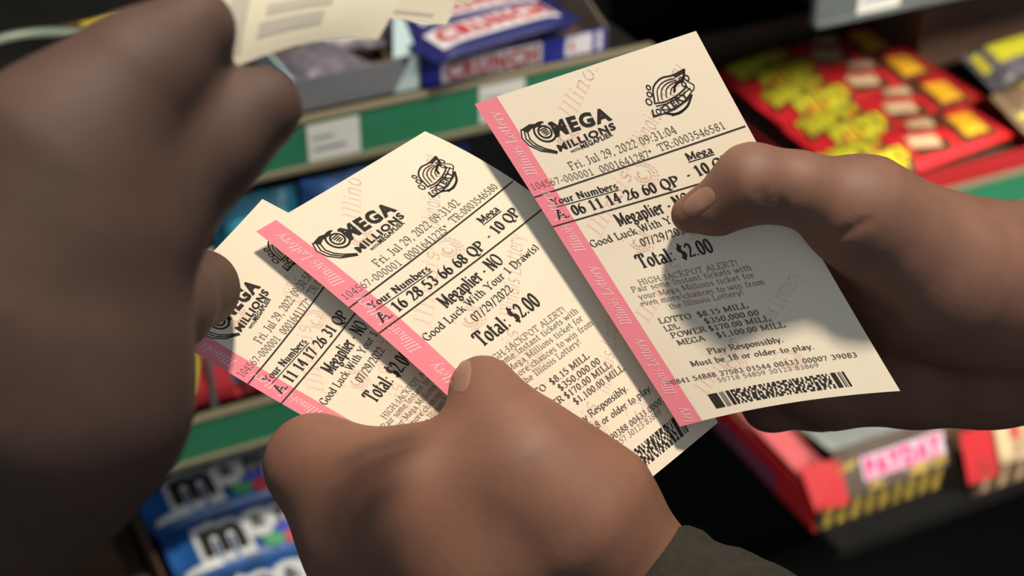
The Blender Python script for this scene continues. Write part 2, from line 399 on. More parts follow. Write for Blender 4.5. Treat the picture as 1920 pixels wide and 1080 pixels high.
tag(t, 'yellow and brown candy packet at the back of the upper shelf', 'candy packet')
t = at_rack('candy_packet', -.19, .17, .040, -.1); pillow('wrapper', .05, .035, .02, M['tan'], t)
tag(t, 'small tan packet behind the black round dish', 'candy packet')

# ---- blue packs under the upper rail, second shelf
M['ltblue'] = mat('sky_blue_print', (70, 140, 228), .35, .5, 70)
M['teal'] = mat('teal_print', (56, 152, 180), .35, .4, 60)
for i, (s, m_, lb) in enumerate(((-.045, M['teal'], 'teal candy bag standing under the green rail, beside the left ticket corner'), (.02, M['ltblue'], 'blue candy bag standing under the green rail, just below the price tag'), (.088, M['dblue'], 'dark blue candy bag standing under the green rail, behind the middle ticket'))):
    t = at_rack('candy_bag', s, .026, -.094, .06 * (i - 1), math.radians(87))
    o, fn = pillow('bag', .062, .15, .03, m_, t, .004)
    draw('blotch', [disc(-.012, .02, .012, .009), disc(.012, .045, .008, .011)], fn, M['palecard'] if i else M['dblue'], t)
    tag(t, lb, 'candy bag', 'blue bags on the second shelf')
t = at_rack('price_card', -.093, .0, -.075, .1)
MB().box(-.012, .012, 0, .001, 0, .028).obj('card', M['white'], t); MB().box(-.002, .002, .001, .003, -.108, .004).obj('stem', M['grayrail'], t)
tag(t, 'pale card sign between the dark fingers, on the second shelf', 'card sign')
# ---- colourful packs behind the left ticket edge
M['cred'] = mat('crimson_wrapper', (168, 38, 44), .35); M['clime'] = mat('lime_print', (120, 168, 46), .4); M['cyan'] = mat('cyan_print', (70, 140, 190), .4); M['corange'] = mat('orange_print', (196, 110, 40), .4)
for i, (s, lb) in enumerate(((-.098, 'red candy bag with lime and yellow print, beside the dark hand'), (-.04, 'red candy bag with an orange streak, behind the ticket edge'))):
    t = at_rack('candy_bag', s, .035, -.146, 0, math.radians(64)); o, fn = pillow('bag', .056, .085, .02, M['cred'], t, .004)
    if i == 0:
        draw('print', fine([[np.array(q) for q in ((-.024, -.03), (-.008, -.03), (.008, .01), (-.006, .012))]], 5) , fn, M['yellow'], t)
        draw('print', fine([[np.array(q) for q in ((-.026, -.028), (-.021, -.028), (-.003, .012), (-.01, .012))]], 5), lambda P: fn(P, .0014), M['clime'], t)
        draw('print', fine([[np.array(q) for q in ((-.027, -.034), (-.024, -.034), (-.016, -.006), (-.022, -.006))]], 4), lambda P: fn(P, .0018), M['cyan'], t)
        draw('print', fine([rect(-.026, .012, -.008, .03)], 4), fn, M['clime'], t)
    else:
        draw('print', fine([[np.array(q) for q in ((-.02, -.02), (-.012, -.03), (.01, .0), (.002, .008))]], 5), fn, M['corange'], t)
    tag(t, lb, 'candy bag', 'red bags on the second shelf')

# ---- blue candy packs, bottom left
M['mblue'] = mat('bright_blue_print', (34, 88, 158), .35, .35, 45)
M['mdark'] = mat('dark_brown_print', (34, 32, 32), .4)
M['mwhite'] = mat('pearl_print', (196, 202, 204), .4)
M['mred'] = mat('red_candy_print', (188, 60, 64), .4); M['mgreen'] = mat('green_candy_print', (70, 150, 100), .4); M['mviolet'] = mat('blue_candy_print', (70, 80, 176), .4)
t = at_rack('display_carton', -.085, .03, -.44)
b = MB().box(-.066, .076, -.075, -.073, 0, .10); b.obj('carton_wall', M['kraft'], t); MB().box(-.066, .076, .13, .132, 0, .13).obj('carton_wall', M['kraft'], t)
MB().box(-.066, -.064, -.073, .13, 0, .125).obj('carton_side', M['kraft'], t); MB().box(.074, .076, -.073, .13, 0, .125).obj('carton_side', M['kraft'], t)
MB().box(-.066, .076, -.073, .13, 0, .002).obj('bottom', M['kraft'], t)
tag(t, 'brown cardboard carton holding the blue candy packs', 'carton')
def m_pack(s, d, h, rz, rx, label):
    t = at_rack('candy_pack', s, d, h, rz, rx)
    o, fn = pillow('wrapper', .134, .058, .016, M['mblue'], t)
    f2 = lambda P: fn(P, .0015); f3 = lambda P: fn(P, .0021); f4 = lambda P: fn(P, .0027)
    outl = sans('m', (-.045, -.0155), (-.002, -.0155), .041, .13) + sans('m', (.020, -.0105), (.060, -.0105), .034, .13) + [disc(.008, .004, .016, .015)]
    draw('letter_outline', outl, f2, M['mwhite'], o)
    draw('lettering', sans('m', (-.041, -.0135), (-.006, -.0135), .037, .04) + sans('&', (.001, -.001), (.014, -.001), .013, .02) + sans("m's", (.022, -.009), (.062, -.009), .032, .03), f3, M['mdark'], o)
    draw('red_candy', [disc(.028, -.019, .007, .006)], f4, M['mred'], o)
    draw('green_candy', [disc(.013, -.017, .009, .006)], f4, M['mgreen'], o)
    draw('blue_candy', [disc(.025, -.009, .010, .006)], f4, M['mviolet'], o)
    draw('white_swoosh', fine([rect(-.06, -.024, -.03, -.018)], 4), f2, M['mwhite'], o)
    tag(t, label, 'candy pack', 'blue candy packs in the brown carton')


m_pack(-.080, .076, -.322, math.radians(2), math.radians(10), 'blue candy pack with large letters, uppermost, just under the green rail')
m_pack(-.074, .016, -.330, math.radians(1), math.radians(10), 'blue candy pack with large letters, second below the green rail')
m_pack(-.068, -.044, -.338, math.radians(1), math.radians(10), 'blue candy pack cut off by the bottom of the picture')
# pink box beside it
M['pink'] = mat('pink_box_print', (196, 96, 100), .5)
t = at_rack('carton', -.235, .0, -.44); MB().box(-.08, .080, -.115, .10, 0, .098).obj('box', M['kraft'], t, .002)
MB().box(-.08, .080, -.012, .012, .0981, .0985).obj('tape', M['tan'], t)
tag(t, 'plain closed brown carton on the lowest shelf, below the dark hand', 'carton')
t = at_rack('candy_packet', -.213, -.075, -.3412, .35); o, fn = pillow('wrapper', .075, .05, .012, M['pink'], t, .006)
draw('band', fine([rect(-.02, -.016, .02, .016)], 4), fn, mat('rose_print', (206, 120, 122), .5), t)
tag(t, 'pink candy packet lying on the closed brown carton, at the picture corner', 'candy packet')

# ---- red stick packs on the second shelf, right
M['red'] = mat('bright_red_wrapper', (206, 40, 46), .34)
M['lemon'] = mat('lemon_yellow_print', (206, 200, 52), .42); M['gold'] = mat('gold_orange_print', (238, 176, 44), .42)
M['wafer'] = mat('wafer_cream_print', (206, 176, 138), .5); M['choc'] = mat('chocolate_brown_print', (92, 50, 36), .45)
M['trayred'] = mat('deep_red_card', (160, 30, 34), .5)
RZ = math.radians(8)
t = at_rack('candy_tray', .575, .010, -.168)
MB().box(-.125, .115, -.002, 0, 0, .022).obj('front_lip', M['trayred'], t)
MB().box(-.125, -.123, 0, .28, 0, .03).obj('side_wall', M['trayred'], t); MB().box(.113, .115, 0, .28, 0, .026).obj('side_wall', M['trayred'], t)
MB().box(-.125, .115, .278, .28, 0, .05).obj('back_wall', M['kraft'], t); MB().box(-.123, .113, 0, .278, 0, .002).obj('bottom', M['kraft'], t)
tag(t, 'red cardboard tray holding the red stick packs on the right shelf', 'candy box')
def stick_pack(s, d, h, rz, label):
    t = at_rack('candy_pack', s, d, h, rz, math.radians(7))
    o, fn = pillow('wrapper', .205, .060, .018, M['red'], t)
    f2 = lambda P: fn(P, .0015); f3 = lambda P: fn(P, .0021)
    back = sans("REESE'S", (-.094, .0025), (-.026, .0025), .025, .15, .1) + sans('STICKS', (-.084, -.027), (-.018, -.027), .025, .15, .1)
    draw('letter_outline', back, f2, M['choc'], o)
    draw('lettering', sans("REESE'S", (-.092, .0045), (-.028, .0045), .0215, .10, .1) + sans('STICKS', (-.082, -.0245), (-.020, -.0245), .0215, .10, .1), f3, M['lemon'], o)
    q = lambda *p: [np.array(v) for v in p]
    draw('wafer_shadow', fine([q((-.012, -.022), (.028, -.026), (.032, -.012), (-.008, -.002)), q((.008, .010), (.044, .000), (.050, .018), (.014, .026)), q((.040, -.026), (.088, -.026), (.092, .026), (.048, .026))], 6), f2, M['choc'], o)
    draw('wafer', fine([q((-.010, -.010), (.018, -.020), (.024, -.004), (-.004, .006)), q((.010, .014), (.034, .004), (.040, .018), (.016, .027))], 4), f3, M['wafer'], o)
    draw('peanut_butter_cube', fine([q((.050, -.020), (.078, -.020), (.082, .010), (.054, .012))], 5), f3, M['gold'], o)
    draw('cube_top', fine([q((.054, .012), (.082, .010), (.089, .023), (.064, .025))], 5), f3, M['red'], o)
    tag(t, label, 'candy pack', 'red stick packs in the tray')
P_ = [(.040, 'red stick candy pack with yellow lettering, closest to the green rail'), (.102, 'red stick candy pack with yellow lettering, second from the green rail'),
      (.164, 'red stick candy pack with yellow lettering, third from the green rail'), (.226, 'red stick candy pack with yellow lettering, at the back of the tray')]
for (d, lb), sx in zip(P_, (.562, .584, .588, .590)): stick_pack(sx, d + .008, -.152, RZ, lb)
# yellow burst pack further right
t = at_rack('candy_bag', .722, .045, -.158, .3, math.radians(28)); o, fn = pillow('bag', .10, .10, .03, M['tan'], t)
st = [np.array((.050 * (1 if k % 2 else .62) * math.cos(k * math.pi / 8), .05 * (1 if k % 2 else .62) * math.sin(k * math.pi / 8))) for k in range(16)]
draw('starburst', fan(st), fn, M['lemon'], t); draw('orange_centre', fan(disc(.004, 0, .022, .016)), lambda P: fn(P, .0018), M['corange'], t)
tag(t, 'brown candy bag with a yellow starburst, beside the red stick packs', 'candy bag')
t = at_rack('candy_bag', .755, .14, -.15, .1, math.radians(20)); o, fn = pillow('bag', .10, .055, .03, M['foil'], t)
draw('yellow_panel', fine([rect(-.044, -.004, .03, .02)], 5), fn, M['lemon'], t)
tag(t, 'yellow and grey candy bag behind the starburst bag', 'candy bag')
t = at_rack('carton', .745, .205, -.169); MB().box(-.05, .16, 0, .08, 0, .085).obj('box', mat('warm_brown_card', (112, 82, 64), .8, .1, 20), t, .003)
MB().box(-.03, .14, -.001, 0, .02, .022).obj('seam', M['kraft'], t)
tag(t, 'plain brown carton at the back of the right shelf', 'carton')

# ---- peanut bar boxes at the lower right
M['pbrown'] = mat('grey_brown_print', (92, 78, 66), .45, .25, 50); M['phot'] = mat('hot_pink_print', (212, 62, 118), .45); M['plilac'] = mat('lilac_white_print', (196, 180, 196), .45)
M['pyel'] = mat('peanut_yellow_print', (188, 160, 70), .5, .3, 90); M['polive'] = mat('olive_black_print', (44, 42, 28), .5); M['pred'] = mat('box_red_print', (182, 34, 40), .42); M['silver'] = mat('silver_card', (150, 158, 154), .35, .12, 30)
M['beige'] = mat('beige_print', (186, 158, 124), .5, .2, 60)
def bar_box(s, d, h, wd, label, first):
    t = at_rack('candy_box', s, d, h)
    lo, hi, dp = .027, .066, .17
    MB().box(0, wd, 0, .002, 0, lo).obj('base_strip', M['polive'] if first else M['kraft'], t)
    n = 9; q = []
    for k in range(n):
        x = .006 + k * (wd - .012) / n; q.append([np.array(v) for v in ((x, .002), (x + .008, .002), (x + .0105, lo - .002), (x + .003, lo - .002))])
    draw('stripes', q, plane_fn((0, 0, 0), (1, 0, 0), (0, 0, 1)), M['pyel'] if first else M['beige'], t)
    b = MB(); b.slab((.024, -.001, lo), (wd, -.001, lo), (wd, .022, hi), (.024, .022, hi), .0015); b.obj('front_panel', M['pbrown'] if first else M['beige'], t)
    ey = np.array((0, .023, hi - lo)) / np.linalg.norm((.023, hi - lo)); pf = plane_fn((0, -.001, lo), (1, 0, 0), ey, .0004); pg = plane_fn((0, -.001, lo), (1, 0, 0), ey, .0009)
    if first:
        draw('name_panel', [rect(.050, .010, .140, .032)], pf, M['plilac'], t)
        draw('lettering', sans('PAYDAY', (.053, .0128), (.137, .0128), .0165, .08), pg, M['phot'], t)
        draw('peanut_print', [disc(.062, .005, .008, .004), disc(.108, .006, .012, .005), disc(.130, .007, .009, .005), disc(.036, .028, .012, .003, rot=.3)], pf, M['pyel'], t)
    else:
        b = MB(); b.slab((-.012, -.003, .020), (.022, -.003, .020), (.022, .020, .062), (-.012, .020, .062), .0015); b.obj('corner_flap', M['pred'], t)
        draw('dark_emblem', [disc(.006, .0155, .009, .007)], plane_fn((0, -.003, .020), (1, 0, 0), ey, .0006), M['trayred'], t)
        draw('red_print', [rect(.042, .020, .050, .036), rect(.06, .02, .085, .036)], pf, M['pred'], t)
        draw('wafer_print', [rect(.026, .006, .039, .036)], pf, M['wafer'], t)
    b = MB(); b.slab((-.002, .0, .0), (-.002, .016, .034), (-.002, dp, .034), (-.002, dp, 0), .0015); b.obj('side_panel', M['pred'] if first else M['kraft'], t)
    if first:
        b = MB(); b.slab((-.003, .000, .024), (.030, -.004, .024), (.030, .018, .060), (-.003, .03, .052), .0015); b.obj('corner_flap', M['pred'], t)
        draw('side_stripe', [rect(.06, .004, .165, .020)], lambda P: np.array([(-.0042, p[0], p[1]) for p in P]), mat('plum_print', (112, 62, 92), .5), t)
        b = MB(); b.slab((0, .03, .04), (.03, .03, .04), (.03, dp, .045), (0, dp, .045), .001); b.obj('side_flap', M['pink'], t)
        draw('flap_print', [rect(.004, .105, .028, .15)], lambda P: np.array([(p[0], p[1], .0468) for p in P]), mat('cream_print', (206, 190, 130), .5), t)
        b = MB(); b.slab((.03, .028, .058), (wd - .03, .028, .058), (wd - .03, .1, .050), (.03, .1, .050), .001); b.obj('inner_flap', M['silver'], t)
    MB().box(0, wd, .002, dp, 0, .002).obj('bottom', M['kraft'], t); MB().box(wd - .002, wd, .002, dp, 0, .05).obj('side_panel', M['kraft'], t); MB().box(0, wd, dp, dp + .002, 0, .06).obj('back_panel', M['kraft'], t)
    tag(t, label, 'candy box', 'peanut bar boxes on the lowest shelf')
bar_box(.400, -.091, -.418, .145, 'brown peanut candy box with pink lettering on the black lowest shelf', True)
bar_box(.556, -.114, -.418, .19, 'beige candy box with a red corner and striped base beside the peanut box', False)

# ------------------------------------------------------------------ lottery tickets
M['paper'] = mat('cream_ticket_paper', (236, 224, 200), .62, .015, 30)
M['stripe'] = mat('pink_ticket_stripe', (236, 134, 148), .6)
M['stripeink'] = mat('pale_pink_ink', (248, 206, 206), .6)
M['ink'] = mat('black_thermal_ink', (40, 34, 28), .6)
M['ink2'] = mat('grey_thermal_ink', (132, 124, 112), .6)
M['ink3'] = mat('dark_grey_thermal_ink', (92, 84, 74), .6)
M['wmark'] = mat('pale_rose_ink', (240, 212, 192), .62)
TW, TH_ = 82.0, 138.0
def homography(src, dst):
    A = []; b = []
    for (x, y), (u, v) in zip(src, dst):
        A.append([x, y, 1, 0, 0, 0, -u * x, -u * y]); b.append(u); A.append([0, 0, 0, x, y, 1, -v * x, -v * y]); b.append(v)
    return np.append(np.linalg.solve(np.array(A, float), np.array(b, float)), 1).reshape(3, 3)
HI = homography([(890, 195), (1305, 58), (1275, 800), (1688, 733)], [(0, 0), (TW, 0), (0, -TH_), (TW, -TH_)])
def mm(x, y):
    q = HI @ np.array([x, y, 1.0]); return q[:2] / q[2]
def sheet_fn(ctrl):
    "smooth sheet through 3 x 3 points (rows top to bottom), in ticket millimetres"
    P = np.array([[W(*c) for c in row] for row in ctrl])
    def S(uv):
        u = uv[:, 0] / TW; v = -uv[:, 1] / TH_
        lu = np.stack([(u - .5) * (u - 1) * 2, -4 * u * (u - 1), 2 * u * (u - .5)], 1)
        lv = np.stack([(v - .5) * (v - 1) * 2, -4 * v * (v - 1), 2 * v * (v - .5)], 1)
        return np.einsum('ni,nj,ijk->nk', lv, lu, P)
    def fn(uv, off=0):
        p = S(uv); a = S(uv + [.3, 0]) - p; b = S(uv + [0, .3]) - p
        n = np.cross(a, b); n /= np.linalg.norm(n, axis=1)[:, None]
        return p + n * off
    return fn
def paper_mesh(top, bot, Fq, ring, m, parent):
    n = len(top); R_ = [top[i] for i in ring] + [bot[i] for i in ring]; k = len(ring)
    return mesh('paper', list(top) + list(bot) + R_, Fq + [tuple(i + n for i in f[::-1]) for f in Fq] + [(2 * n + i, 2 * n + (i + 1) % k, 2 * n + k + (i + 1) % k, 2 * n + k + i) for i in range(k)], m, parent, True)
def plane_sheet(d00, d10, d01, d11):
    "front ticket: corners and row spacing as measured, gentle curl along the lower edge"
    HF = np.linalg.inv(HI)
    def S(uv):
        q = np.c_[uv, np.ones(len(uv))] @ HF.T; q = q[:, :2] / q[:, 2:]
        u = uv[:, 0] / TW; v = -uv[:, 1] / TH_
        q[:, 1] -= 11 * (4 * u * (1 - u)) * np.clip(v - .55, 0, 1) ** 2 / .2
        q[:, 0] -= 12 * np.clip(u, 0, 1) ** 2 * 4 * v * (1 - v) * .5
        d = (d00 * (1 - u) + d10 * u) * (1 - v) + (d01 * (1 - u) + d11 * u) * v - .002 * 4 * u * (1 - u) * np.clip(v - .5, 0, 1) * 2
        return EYE + d[:, None] * (FW + RT * ((q[:, :1] - 960) / F) - UP * ((q[:, 1:] - 540) / F))
    def fn(uv, off=0):
        p = S(uv); a = S(uv + [.3, 0]) - p; b = S(uv + [0, .3]) - p
        n = np.cross(a, b); n /= np.linalg.norm(n, axis=1)[:, None]
        return p + n * off
    return fn
def ticket(ctrl, numbers, tr, code, time, label, mega, serials):
    fn = ctrl if callable(ctrl) else sheet_fn(ctrl); t = empty('lottery_ticket', tuple(fn(np.array([[TW / 2, -TH_ / 2]]))[0]))
    bpy.context.view_layer.update(); inv = np.array(t.matrix_world.inverted())
    loc = lambda off: (lambda P: fn(P, off) - np.array(t.location))
    nu, nv = 16, 28
    G = np.array([(TW * i / nu, -TH_ * j / nv) for j in range(nv + 1) for i in range(nu + 1)])
    Fq = [(j * (nu + 1) + i, (j + 1) * (nu + 1) + i, (j + 1) * (nu + 1) + i + 1, j * (nu + 1) + i + 1) for j in range(nv) for i in range(nu)]
    top = loc(0)(G); bot = loc(-.00018)(G); n = len(G)
    ring = [i for i in range(nu)] + [j * (nu + 1) + nu for j in range(nv)] + [nv * (nu + 1) + i for i in range(nu, 0, -1)] + [j * (nu + 1) for j in range(nv, 0, -1)]
    paper_mesh(top, bot, Fq, ring, M['paper'], t)
    # pink edge stripe, with running script
    sw = 9.0
    st = [rect(.0, -TH_ * (j + 1) / 24, sw, -TH_ * j / 24) for j in range(24)]
    draw('edge_stripe', st, loc(.00006), M['stripe'], t)
    sc = []
    for k in range(5):
        y0 = -30 - k * 31.5
        sc += serif('Illinois Lottery', (6.3, y0), (6.3, y0 + 25), 4.0, .12, .25)
    draw('stripe_lettering', [q for q in sc if min(v[1] for v in q) > -TH_ and max(v[1] for v in q) < 0], loc(.00012), M['stripeink'], t)
    # watermark words
    wm = []
    for (x, y, a, L) in ((29, -15.5, 38, 27), (45, -33, 38, 36), (14, -58, 38, 30), (38, -72, 38, 34), (12, -94, 38, 30), (46, -110, 38, 34), (16, -128, 38, 30)):
        c, s_ = math.cos(math.radians(a)), math.sin(math.radians(a))
        wm += serif('Illinois Lottery'[:8] if L < 32 else 'Illinois Lottery', (x, y), (x + c * L, y + s_ * L), 5.6, .12, .15)
    for (x, y) in ((23, -20), (41, -40), (26, -63), (31, -86), (32, -117), (52, -120)):
        for r_ in (1.5, 2.6, 3.7, 4.8): wm += stroke([(x + r_ * math.cos(a) * 1.1, y + r_ * math.sin(a)) for a in np.linspace(.4 + r_, 4.2 + r_, 12)], .7)
    wm = [q for q in wm if min(v[0] for v in q) > sw + .3 and max(v[0] for v in q) < TW and min(v[1] for v in q) > -TH_ and max(v[1] for v in q) < -.3]
    draw('watermark', wm, loc(.00006), M['wmark'], t)
    def ln(text, x0, y0, x1, y1, cap, thick=.13, **k):
        return serif(text, mm(x0, y0), mm(x1, y1), cap, thick, **k)
    # game logo
    lg = []
    c0 = mm(1022, 247); S_ = sans
    a, b = mm(1042, 256), mm(1149, 223); V2, F2 = sans2d('MEGA', .05)
    ex = b - a; L_ = np.linalg.norm(ex); ex /= L_; ey = np.array([-ex[1], ex[0]])
    P2 = a + np.outer(V2[:, 0] * L_, ex) + np.outer(V2[:, 1] * (5.4 - 1.0 * V2[:, 0]), ey + .12 * ex); lg += [[P2[i] for i in f] for f in F2]
    lg += S_('MILLIONS', mm(1050, 284), mm(1157, 241), 2.45, .04, .12)
    lg += S_('MEGAPLIER', mm(1092, 279.5), mm(1151, 254), 1.7, .03, .15)
    lg += S_('WITH', mm(1072, 287), mm(1090, 280), 1.0, .02, .1)
    oc = [mm(*p) for p in ((1016, 231), (992, 233), (977, 243), (979, 259), (993, 273), (1015, 283), (1045, 287))]
    ic = [mm(*p) for p in ((1013, 236), (997, 241), (990, 249), (994, 261), (1006, 271), (1022, 278), (1045, 284))]
    for k in range(2): lg.append([oc[k], oc[k + 1], ic[k + 1], ic[k]])
    for f_ in (0, .5, 1): lg += stroke([o_ * (1 - f_) + i_ * f_ for o_, i_ in zip(oc, ic)][2:], .45)
    lg += stroke(arc(c0[0], c0[1], 3.7, 3.6, 70, 400, 30), .65) + stroke(arc(c0[0], c0[1], 2.3, 2.2, 0, 360, 24), .6)
    for k in range(4): lg += stroke([(c0[0] - 1.4 + .3 * k, c0[1] + 1.0 - .7 * k), (c0[0] + 1.2, c0[1] + 1.3 - .7 * k)], .4)
    draw('game_logo', lg, loc(.00010), M['ink'], t)
    # lottery emblem: swept crown, ribbon and bubbles
    e = []
    px = lambda pts: [mm(*p) for p in pts]
    def curve(pts, n=8):
        pts = [np.array(p, float) for p in pts]; out = []
        P4 = [2 * pts[0] - pts[1]] + pts + [2 * pts[-1] - pts[-2]]
        for i in range(1, len(P4) - 2):
            for k in range(n):
                u = k / n; out.append(.5 * (2 * P4[i] + (P4[i + 1] - P4[i - 1]) * u + (2 * P4[i - 1] - 5 * P4[i] + 4 * P4[i + 1] - P4[i + 2]) * u * u + (3 * P4[i] - P4[i - 1] - 3 * P4[i + 1] + P4[i + 2]) * u ** 3))
        return out + [pts[-1]]
    for pts, wd in (([(1229, 192), (1226, 165), (1240, 147), (1262, 141), (1284, 130)], .75), ([(1236, 190), (1234, 168), (1246, 153), (1266, 147)], .5), ([(1243, 186), (1242, 168), (1253, 156), (1270, 150)], .5),
                    ([(1251, 182), (1251, 168), (1260, 158), (1276, 151)], .5), ([(1259, 177), (1261, 166), (1270, 158), (1281, 152)], .5), ([(1284, 130), (1282, 146), (1268, 160), (1266, 172)], 1.0),
                    ([(1229, 194), (1250, 190), (1272, 178), (1290, 162)], .7), ([(1232, 199), (1252, 194), (1274, 183), (1296, 165)], .5), ([(1240, 206), (1262, 204), (1284, 190), (1299, 172)], .5),
                    ([(1248, 212), (1270, 213), (1290, 200), (1299, 178)], 1.0), ([(1262, 216), (1278, 211), (1290, 200)], .8), ([(1286, 160), (1300, 170), (1303, 160), (1290, 152)], .5)):
        e += stroke(curve(px(pts)), wd * .72)
    e += stroke(px([(1225, 206), (1227, 219), (1246, 213), (1268, 204), (1290, 188), (1297, 178)]), .5)
    a, b = mm(1229, 218), mm(1252, 209); e += sans('LOT', a, b, 2.1, .03, .05)
    a, b = mm(1253, 208), mm(1295, 181); e += sans('TERY', a, b, 2.2, .03, .05)
    for (x, y, r_) in ((1217, 164, .8), (1219, 177, .9), (1218, 191, 1.1), (1279, 149, .8), (1289, 146, .9), (1284, 158, .8)):
        q = mm(x, y); e += stroke(arc(q[0], q[1], r_ * .8, r_, 0, 360, 12), .4)
    e += [q for q in [[mm(1262, 141), mm(1284, 129), mm(1283, 137), mm(1268, 146)]]]
    draw('lottery_emblem', e, loc(.00010), M['ink'], t)
    # printed lines
    g = ln('Fri. Jul 29, 2022 ' + time, 1072, 319, 1273, 249, 2.9, .11)
    g += ln('104567-000001', 999, 357, 1116, 327, 2.5, .09) + ln(code, 1129, 324, 1229, 292, 2.6, .1) + ln(tr, 1240, 284, 1366, 240, 2.6, .1)
    draw('date_print', g, loc(.00010), M['ink2'] if False else M['ink3'], t)
    k = ln('Your Numbers', 1038, 385, 1161, 353, 2.5, .19)
    k += stroke([mm(1044, 388), mm(1161, 356)], .3)
    if mega:
        k += ln('Mega', 1293, 301, 1342, 286, 2.6, .19); k += stroke([mm(1294, 304), mm(1343, 289)], .3)
    k += ln('A. ' + numbers, 1048, 412, 1280, 347, 3.75, .22)
    k += ln('- 10 QP', 1294, 337, 1381, 306, 3.75, .22)
    k += ln('Megaplier - NO', 1163, 424, 1302, 382, 4.6, .21) 
    k += ln('Good Luck With Your 1 Draw(s)', 1111, 464, 1384, 380, 2.7, .13)
    k += ln('07/29/2022', 1206, 462, 1298, 434, 2.9, .14)
    k += ln('Total: $2.00', 1203, 503, 1343, 472, 5.3, .21)
    for (y0p, y1p) in (((984, 375), (1394, 239)), ((1018, 430), (1353, 333))):
        a, b = mm(*y0p), mm(*y1p); b = a + (b - a) * ((TW - .8 - a[0]) / (b[0] - a[0])); a = np.array((.2, a[1]))
        for i in range(16): k += stroke([a + (b - a) * i / 16, a + (b - a) * (i + 1) / 16], .5)
    draw('number_print', k, loc(.00012), M['ink'], t)
    g = ln('HIGH JACKPOT ALERT!', 1200, 534, 1388, 497, 2.15, .12)
    g += ln('Pair some Instant tickets with', 1187, 548, 1414, 506, 2.15, .12) + ln('your Mega Millions ticket for', 1200, 561, 1419, 520, 2.15, .12)
    g += ln('even more chances to win from', 1203, 574, 1438, 533, 2.15, .12) + ln('the Illinois Lottery!', 1258, 580, 1398, 553, 2.15, .12)
    draw('notice_print', g, loc(.00010), M['ink2'], t)
    k = ln('LOTTO', 1238, 607, 1299, 598, 2.2, .17) + ln('$8.15 MILL', 1311, 596, 1406, 578, 2.2, .17) + ln('LDL', 1249, 622, 1276, 616, 2.2, .17) + ln('$350,000.00', 1324, 609, 1427, 592, 2.2, .17)
    k += ln('POWER', 1261, 635, 1327, 623, 2.2, .17) + ln('$170.00 MILL', 1332, 623, 1448, 603, 2.2, .17) + ln('MEGA', 1273, 649, 1324, 640, 2.2, .17) + ln('$1,100.00 MILL', 1347, 636, 1476, 615, 2.2, .17)
    k += ln('Play Responsibly.', 1330, 667, 1472, 644, 2.4, .18) + ln('Must be 18 or older to play.', 1298, 690, 1530, 657, 2.3, .18) + ln(serials[0], 1253, 724, 1611, 671, 2.0, .16)
    draw('prize_print', k, loc(.00010), M['ink3'], t)
    draw('serial_print', ln(serials[1], 1348, 722, 1538, 693, 1.9, .12), loc(.00010), M['ink2'], t)
    # stacked bar code
    rng = random.Random(sum(map(ord, numbers)))
    bq = []; bl, bt = mm(1343, 773), mm(1326, 742); br = mm(1604, 728)
    xa, xb, ya, yb = bt[0] - .2, br[0] - 1, (bl[1] + br[1]) / 2, (bl[1] + br[1]) / 2 + 6.6
    u = lambda f: xa + (xb - xa) * f
    bq.append(rect(u(0), ya, u(.07), yb)); bq.append(rect(u(.905), ya, u(.94), yb)); bq.append(rect(u(.955), ya, u(.962), yb)); bq.append(rect(u(.985), ya, u(1), yb)); bq.append(rect(u(.135), ya, u(.16), yb))
    rows = 7
    for r_ in range(rows):
        f = .17
        while f < .885:
            a = rng.choice((.010, .016, .024, .034)); g_ = rng.choice((.010, .014, .018, .026))
            bq.append(rect(u(f), ya + (yb - ya) * r_ / rows, u(min(.89, f + a)), ya + (yb - ya) * (r_ + 1) / rows)); f += a + g_
    draw('barcode', bq, loc(.00010), M['ink'], t)
    draw('barcode_guard', [rect(u(.085), ya, u(.12), yb), rect(u(.968), ya, u(.976), yb)], loc(.00010), M['ink2'], t)
    tag(t, label, 'lottery ticket', 'lottery tickets held out in a fan')
    return fn
T_R = ticket(plane_sheet(.568, .553, .571, .560),
       '06 11 14 26 60 QP', 'TR:0003546581', '0001641287*', '09:31:04', 'front lottery ticket, full length visible, under the thumb of the hand at the side', True, ('00841 54888 37583 01544 00433 00007 39083', '55718 54859 30123 83869'))
T_M = ticket([[(480, 434, .5745), (646, 337, .575), (797, 246, .576)], [(797, 703, .573), (967, 578, .575), (1116, 463, .577)], [(1092, 998, .572), (1222, 895, .575), (1346, 792, .578)]],
       '16 28 53 66 68 QP', 'TR:0003546580', '0001641225*', '09:31:02', 'middle lottery ticket of the fan, partly under the front ticket', True, ('00841 54888 24274 90388 00433 00007 39083', '10584 52257 30123 83869'))
T_L = ticket([[(270, 603, .578), (390, 482, .579), (492, 373, .580)], [(626, 813, .576), (736, 686, .579), (832, 560, .582)], [(970, 1000, .575), (1070, 876, .579), (1165, 755, .583)]],
       '11 14 17 26 31 QP', 'TR:0003546579', '0001641177*', '09:30:58', 'rearmost lottery ticket of the fan, its corner under the dark fingertip', True, ('00841 54888 31702 11544 00433 00007 39083', '20467 54859 30123 83869'))

